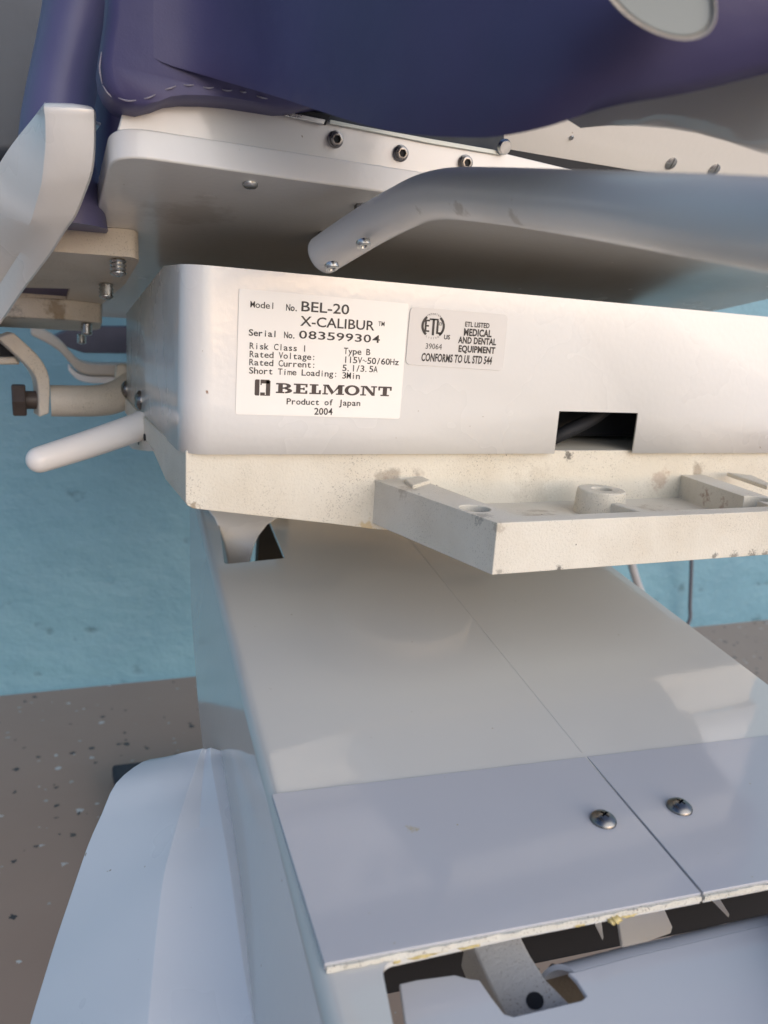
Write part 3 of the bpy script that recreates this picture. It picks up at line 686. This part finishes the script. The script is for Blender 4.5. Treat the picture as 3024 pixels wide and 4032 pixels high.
BR = (.22, .15, .075); RU = (.24, .09, .03); DK = (.035, .03, .026); YE = (.50, .36, .16)
M['traycast'] = cast_paint('sandy cream tray paint', (.68, .64, .545), .6); TR.data.materials[0] = M['traycast']
stain(M['traycast'], [(Vector((.4470, .420, -.104)), .012, RU, .6, 260), (Vector((.4420, .400, -.106)), .010, RU, .5, 300), (Vector((.3, .40, -.121)), .05, BR, .4, 90), (Vector((.40, .40, -.121)), .05, BR, .4, 110),
    (UZ((1600, 1925), ZT), .012, BR, .35, 200), (UZ((1900, 2030), ZT), .010, DK, .4, 420), (UY((2815, 2190), .3411), .004, DK, .6, 500), (UY((2890, 2190), .3411), .006, DK, .6, 700), (UY((2960, 2192), .3411), .008, DK, .6, 700), (UY((3010, 2186), .3411), .006, DK, .6, 600),
    (UY((1960, 2080), .3411), .006, BR, .35, 400), (UY((1965, 2250), .3411), .004, DK, .4, 500), (UY((2200, 2240), .3411), .004, DK, .8, 500)])
M['castbody'] = cast_paint('sandy cream body paint', (.67, .625, .52), .8); bpy.data.objects['casting'].data.materials[0] = M['castbody']
stain(M['castbody'], [(UY((1440, 2084), YK), .010, YE, .7, 160), (UY((1545, 1874), YK), .012, (.16, .12, .085), .55, 60), (UY((1640, 1866), YK), .010, (.16, .12, .085), .5, 70), (UY((1500, 1878), YK), .008, (.16, .12, .085), .5, 70), (UY((2600, 1890), YK), .014, RU, .35, 160),  # tray crevice spots: grime with its contact shade painted in
    (UY((1500, 2040), YK), .010, BR, .3, 240), (UY((2240, 1793), YK), .006, DK, .8, 400), (UY((760, 2000), YK), .006, BR, .7, 300), (UY((2100, 1930), YK), .03, BR, .15, 90), (UY((2750, 1860), YK), .012, (.2, .15, .1), .6, 90)])
stain(M['bar'], [(UD((1790, 835), .355), .008, BR, .4, 190), (UD((1815, 860), .352), .006, BR, .35, 240), (UD((2035, 842), .318), .008, BR, .4, 170), (UD((1985, 868), .32), .005, BR, .3, 200), (UD((1640, 838), .385), .005, (.3, .26, .2), .4, 330), (UD((1525, 935), .405), .005, BR, .3, 330), (UD((1720, 872), .37), .004, DK, .3, 300), (UD((1300, 1050), .43), .008, BR, .3, 200)])
M['clampcast'] = cast_paint('grimy cream casting paint', (.62, .56, .47), .9); bpy.data.objects['clamp_block'].data.materials[0] = M['clampcast']
stain(M['clampcast'], [(pan((215, 1215), .025), .016, BR, .7, 100), (pan((240, 1240), .03), .010, BR, .6, 160), (pan((60, 1210), .025), .015, (.14, .12, .10), .8, 90), (pan((300, 1225), .028), .02, YE, .35, 60)])
stain(M['pan'], [(UY((678, 522), .439), .0022, DK, 1, 300), (UY((803, 545), .439), .0022, DK, 1, 300), (pan((800, 850)), .05, BR, .25, 30)])
stain(M['plate'], [(UD((p0), .36), .005, (.42, .33, .13), .55, 260) for p0 in ((1545, 3285), (1625, 3268), (2350, 3435), (2455, 3180), (1800, 3440))])
stain(M['cover'], [(UY((815, 1543), YC), .0018, (.22, .10, .04), 1, 200)])
# ------------------------------------------------------------------ rating plate and listing sticker
GL = {}
def glyph(body, offset=0.0):
    k = (body, offset)
    if k not in GL:
        cu = bpy.data.curves.new('g', 'FONT'); cu.body = body; cu.size = 1; cu.offset = offset; cu.resolution_u = 3; cu.fill_mode = 'FRONT'; cu.space_character = 1 + 2.2 * max(0, offset - .02)
        o = bpy.data.objects.new('g', cu); COL.objects.link(o)
        me = bpy.data.meshes.new_from_object(o.evaluated_get(bpy.context.evaluated_depsgraph_get()))
        GL[k] = ([v_.co.copy() for v_ in me.vertices], [list(p.vertices) for p in me.polygons])
        bpy.data.objects.remove(o); bpy.data.curves.remove(cu); bpy.data.meshes.remove(me)
    return GL[k]
capH = max(v_.y for v_ in glyph('H')[0])
Zo = lambda p: (900 + p[0] * .6751, 1120 + p[1] * .6751)
class Ink:
    def __init__(s, y): s.v = []; s.f = []; s.y = y
    def add(s, vs, fs):
        n = len(s.v); s.v += vs; s.f += [[i + n for i in q] for q in fs]
    def place(s, g, x, z, sx, sz, shear=0):
        s.add([Vector((x + v_.x * sx + v_.y * sz * shear, s.y, z + v_.y * sz)) for v_ in g[0]], g[1])
    def ext(s, a, b, base, cap):
        A = UY(Zo((a, base)), YC); Bx = UY(Zo((b, base + (b - a) * .065)), YC); T = UY(Zo((a, base - cap)), YC); return A.x, A.z, Bx.x - A.x, T.z - A.z
    def mono(s, t, a, b, base, cap, bold=.004, fill=.92, mx=1.2):
        x, z, w, h = s.ext(a, b, base, cap); c = w / len(t); sz = h / capH
        for i, ch in enumerate(t):
            if ch == ' ': continue
            if ch == '~':
                P = [Vector((x + c * (i + .08 + .84 * k / 12), 0, z + h * (.45 + .13 * math.sin(2 * math.pi * k / 12)))) for k in range(13)]
                for p, q in zip(P, P[1:]):
                    d = Vector((0, 0, h * .06)); s.add([Vector((r.x, s.y, r.z)) for r in (p - d, q - d, q + d, p + d)], [[0, 1, 2, 3]])
                continue
            g = glyph(ch, bold); xs = [v_.x for v_ in g[0]]; lo, hi = min(xs), max(xs); gw = (hi - lo) * sz
            sx = sz * min(mx if ch not in 'il1.:,I|' else 1, c * fill / gw)
            cx = .5
            if ch in '.,' : cx = .3
            s.place(g, x + c * (i + cx) - (lo + hi) / 2 * sx, z, sx, sz)
    def prop(s, t, a, b, base, cap, bold=.0, shear=0):
        x, z, w, h = s.ext(a, b, base, cap); g = glyph(t, bold); xs = [v_.x for v_ in g[0]]; sx = w / (max(xs) - min(xs))
        s.place(g, x - min(xs) * sx, z, sx, h / capH, shear)
    def poly(s, pts): s.add([Vector((p.x, s.y, p.z)) for p in pts], [list(range(len(pts)))])
    def quads(s, a, b):
        for i in range(len(a) - 1): s.poly([a[i], a[i + 1], b[i + 1], b[i]])
    def build(s, name, mat, par):
        me = bpy.data.meshes.new('m'); me.from_pydata([tuple(v_) for v_ in s.v], [], s.f); return link(name, me, mat, par, smooth=False)
YL = YC - .0012
def film(name, pts, mat, r):
    q = roundpoly([UY(Zo(p), YL) for p in pts], r, 5); return part(name, prism(q, (0, .0003, 0)), mat, smooth=False)
LB = film('rating_plate', [(62, 23), (1051, 112), (998, 784), (40, 757)], M['label'], .0016)
ik = Ink(YL - .00012)
ik.mono('Model', 122, 268, 133, 37, .008); ik.mono('No.', 330, 408, 151, 37, .02); ik.prop('BEL-20', 420, 698, 155, 57, .012)
ik.prop('X-CALIBUR', 413, 845, 240, 56, .012); ik.prop('TM', 868, 904, 241, 26, .01)
ik.mono('Serial', 113, 280, 297, 36, .02); ik.mono('No.', 318, 394, 311, 36, .02); ik.mono('083599304', 402, 880, 313, 45, .012, .84, 1.8)
ik.mono('Risk Class 1', 118, 452, 374, 36, .012); ik.mono('Type B', 666, 822, 404, 36, .012)
ik.mono('Rated Voltage:', 118, 505, 422, 36, .012); ik.mono('115V~50/60Hz', 664, 988, 455, 36, .012)
ik.mono('Rated Current:', 116, 505, 469, 36, .012); ik.mono('5.1/3.5A', 658, 864, 503, 36, .012)
ik.mono('Short Time Loading:', 114, 632, 518, 36, .012); ik.mono('3Min', 656, 762, 547, 36, .012)
ik.mono('Product of Japan', 333, 764, 697, 34, .016); ik.mono('2004', 494, 602, 757, 38, .018)
ik.build('printing', M['ink'], LB)
# heavy slab-serif name and its emblem
lg = Ink(YL - .00012)
bx0, bz0, bw, bh = lg.ext(272, 942, 632, 59)
def R_(x0, y0, x1, y1): lg.poly([Vector((bx0 + bw * a, 0, bz0 + bh * b)) for a, b in ((x0, y0), (x1, y0), (x1, y1), (x0, y1))])
def P_(*pts): lg.poly([Vector((bx0 + bw * a, 0, bz0 + bh * b)) for a, b in pts])
def arc(cx, cy, rx, ry, a0, a1, n=14): return [Vector((bx0 + bw * (cx + rx * math.cos(a0 + (a1 - a0) * k / n)), 0, bz0 + bh * (cy + ry * math.sin(a0 + (a1 - a0) * k / n)))) for k in range(n + 1)]
hp_ = math.pi / 2
# B
R_(.0, 0, .07, .14); R_(.0, .86, .07, 1); R_(.018, .14, .055, .86)
lg.quads(arc(.07, .735, .052, .265, hp_, -hp_), arc(.07, .735, .018, .115, hp_, -hp_)); lg.quads(arc(.075, .265, .058, .265, hp_, -hp_), arc(.075, .265, .02, .115, hp_, -hp_)); R_(.055, .44, .075, .58)
# E
R_(.145, 0, .26, .14); R_(.145, .86, .26, 1); R_(.165, .14, .202, .86); R_(.202, .43, .235, .57); R_(.243, .14, .26, .34); R_(.243, .66, .26, .86); R_(.226, .36, .237, .64)
# L
R_(.278, 0, .375, .14); R_(.278, .86, .352, 1); R_(.296, .14, .334, .86); R_(.358, .14, .375, .42)
# M
R_(.388, 0, .436, .13); R_(.392, .87, .44, 1); R_(.402, .13, .417, .87); P_((.417, .87), (.44, 1), (.485, .30), (.468, 0)); P_((.468, 0), (.485, .30), (.525, 1), (.53, .72)); R_(.522, .13, .56, 1); R_(.505, 0, .575, .13); R_(.53, .87, .575, 1)
# O
lg.quads(arc(.645, .5, .066, .53, 0, 2 * math.pi, 32), arc(.645, .5, .034, .36, 0, 2 * math.pi, 32))
# N
R_(.718, 0, .77, .13); R_(.72, .87, .775, 1); R_(.736, .13, .752, .87); P_((.752, .87), (.775, 1), (.832, .32), (.832, 0), (.822, 0)); R_(.832, 0, .848, .87); R_(.812, .87, .866, 1)
# T
R_(.878, .84, 1, 1); R_(.878, .58, .894, .84); R_(.984, .58, 1, .84); R_(.92, .14, .958, .84); R_(.90, 0, .978, .14)
ex, ez, ew, eh = lg.ext(148, 238, 646, 94)
def E_(x0, y0, x1, y1): lg.poly([Vector((ex + ew * a, 0, ez + eh * b)) for a, b in ((x0, y0), (x1, y0), (x1, y1), (x0, y1))])
def EP(*pts): lg.poly([Vector((ex + ew * a, 0, ez + eh * b)) for a, b in pts])
EP((0, .06), (.06, 0), (.30, 0), (.30, .30), (.30, 1), (.06, 1), (0, .94)); E_(.36, .76, .94, 1); E_(.72, .0, 1, .94); E_(.36, 0, .66, .20); E_(.66, 0, .72, .05); E_(.36, .66, .44, .76)
lg.build('nameplate', M['brownink'], LB)

ST = film('listing_sticker', [(1062, 130), (1630, 177), (1600, 503), (1032, 466)], M['sticker'], .0035)
sk = Ink(YL - .00012)
sk.prop('ETL LISTED', 1373, 1515, 244, 27, .034); sk.prop('MEDICAL', 1365, 1527, 296, 39, .042); sk.prop('AND DENTAL', 1332, 1553, 340, 36, .042)
sk.prop('EQUIPMENT', 1334, 1547, 391, 36, .042); sk.prop('CONFORMS TO UL STD 544', 1117, 1527, 444, 44, .034, .06); sk.prop('39064', 1143, 1237, 374, 32, 0)
sk.prop('US', 1250, 1285, 318, 25, .03)
cx, cz, rw, _ = sk.ext(1188, 1256, 243, 10); _, _, _, rh = sk.ext(1188, 1256, 243, 72)
def ca(r, a0, a1, n=24): return [Vector((cx + rw * r * math.cos(math.radians(a0 + (a1 - a0) * k / n)), 0, cz + rh * r * math.sin(math.radians(a0 + (a1 - a0) * k / n)))) for k in range(n + 1)]
sk.quads(ca(1, 52, -52), ca(.80, 52, -52)); sk.quads(ca(1, 128, 232), ca(.80, 128, 232))
def lines(*segs):
    for x0, y0, x1, y1 in segs: sk.poly([Vector((cx + rw * a, 0, cz + rh * b)) for a, b in ((x0, y0), (x1, y0), (x1, y1), (x0, y1))])
lines((-.72, -.5, -.55, .5), (-.55, .36, -.3, .5), (-.55, -.07, -.36, .07), (-.55, -.5, -.3, -.36), (-.34, .48, .42, .62), (-.08, -.75, .12, .62), (.28, -.62, .46, .48), (.46, -.62, .74, -.46), (.5, .1, .70, .14), (.5, .3, .70, .34), (.5, .1, .54, .34), (.66, .1, .70, .34))
for word, a0, a1, r in (('INTERTEK', 128, 52, .92), ('LISTED', 234, 306, 1.06)):
    for i, ch in enumerate(word):
        a = math.radians(a0 + (a1 - a0) * (i + .5) / len(word)); g = glyph(ch, .01); w_ = max(v_.x for v_ in g[0]); s_ = rh * .20; th = a - hp_ if r < 1 else a + hp_
        sk.add([Vector((cx + rw * r * math.cos(a) + ((v_.x - w_ / 2) * math.cos(th) - v_.y * math.sin(th)) * s_, sk.y, cz + rh * r * math.sin(a) + ((v_.x - w_ / 2) * math.sin(th) + v_.y * math.cos(th)) * s_)) for v_ in g[0]], g[1])
sk.build('printing', M['ink'], ST)

# ------------------------------------------------------------------ loose things near the wall
def hose(pts, r, mat, label):
    o = link('hose', tube(pts, r, 14, 6), mat); tag(o, label, 'hose'); return o
hose([UY((2475, 2150), 1.05), UY((2492, 2240), 1.06), UY((2530, 2345), 1.08), UY((2600, 2480), 1.12) , UZ((2660, 2600), -H + .008)], .0072, M['hose'], 'thick pale grey hose hanging behind the mounting tray')
b0 = UY((2718, 2462), 1.205); b0.z = -H + .004
hose([UY((2724, 2100), 1.19), UY((2722, 2240), 1.195), UY((2717, 2380), 1.20), UY((2716, 2440), 1.20), b0 + Vector((-.02, .0, 0))], .0040, M['hosed'], 'thin dark grey cable hanging straight down the blue wall')
q = [UZ(p, -H) for p in ((430, 3020), (560, 2985), (900, 2955), (930, 3050), (430, 3150))]
c0 = UZ((440, 3010), -H)
c0 = UZ((440, 3010), -H + .02)
pad = prism([c0 + Vector(d) for d in ((0, 0, -.019), (.26, -.015, -.019), (.28, -.26, -.019), (.012, -.28, -.019))], (0, 0, .019))
tag(link('rubber_pad', pad, M['rubber'], bevel=.004), 'dark grey ribbed rubber pad on the floor behind the white shroud', 'pad')
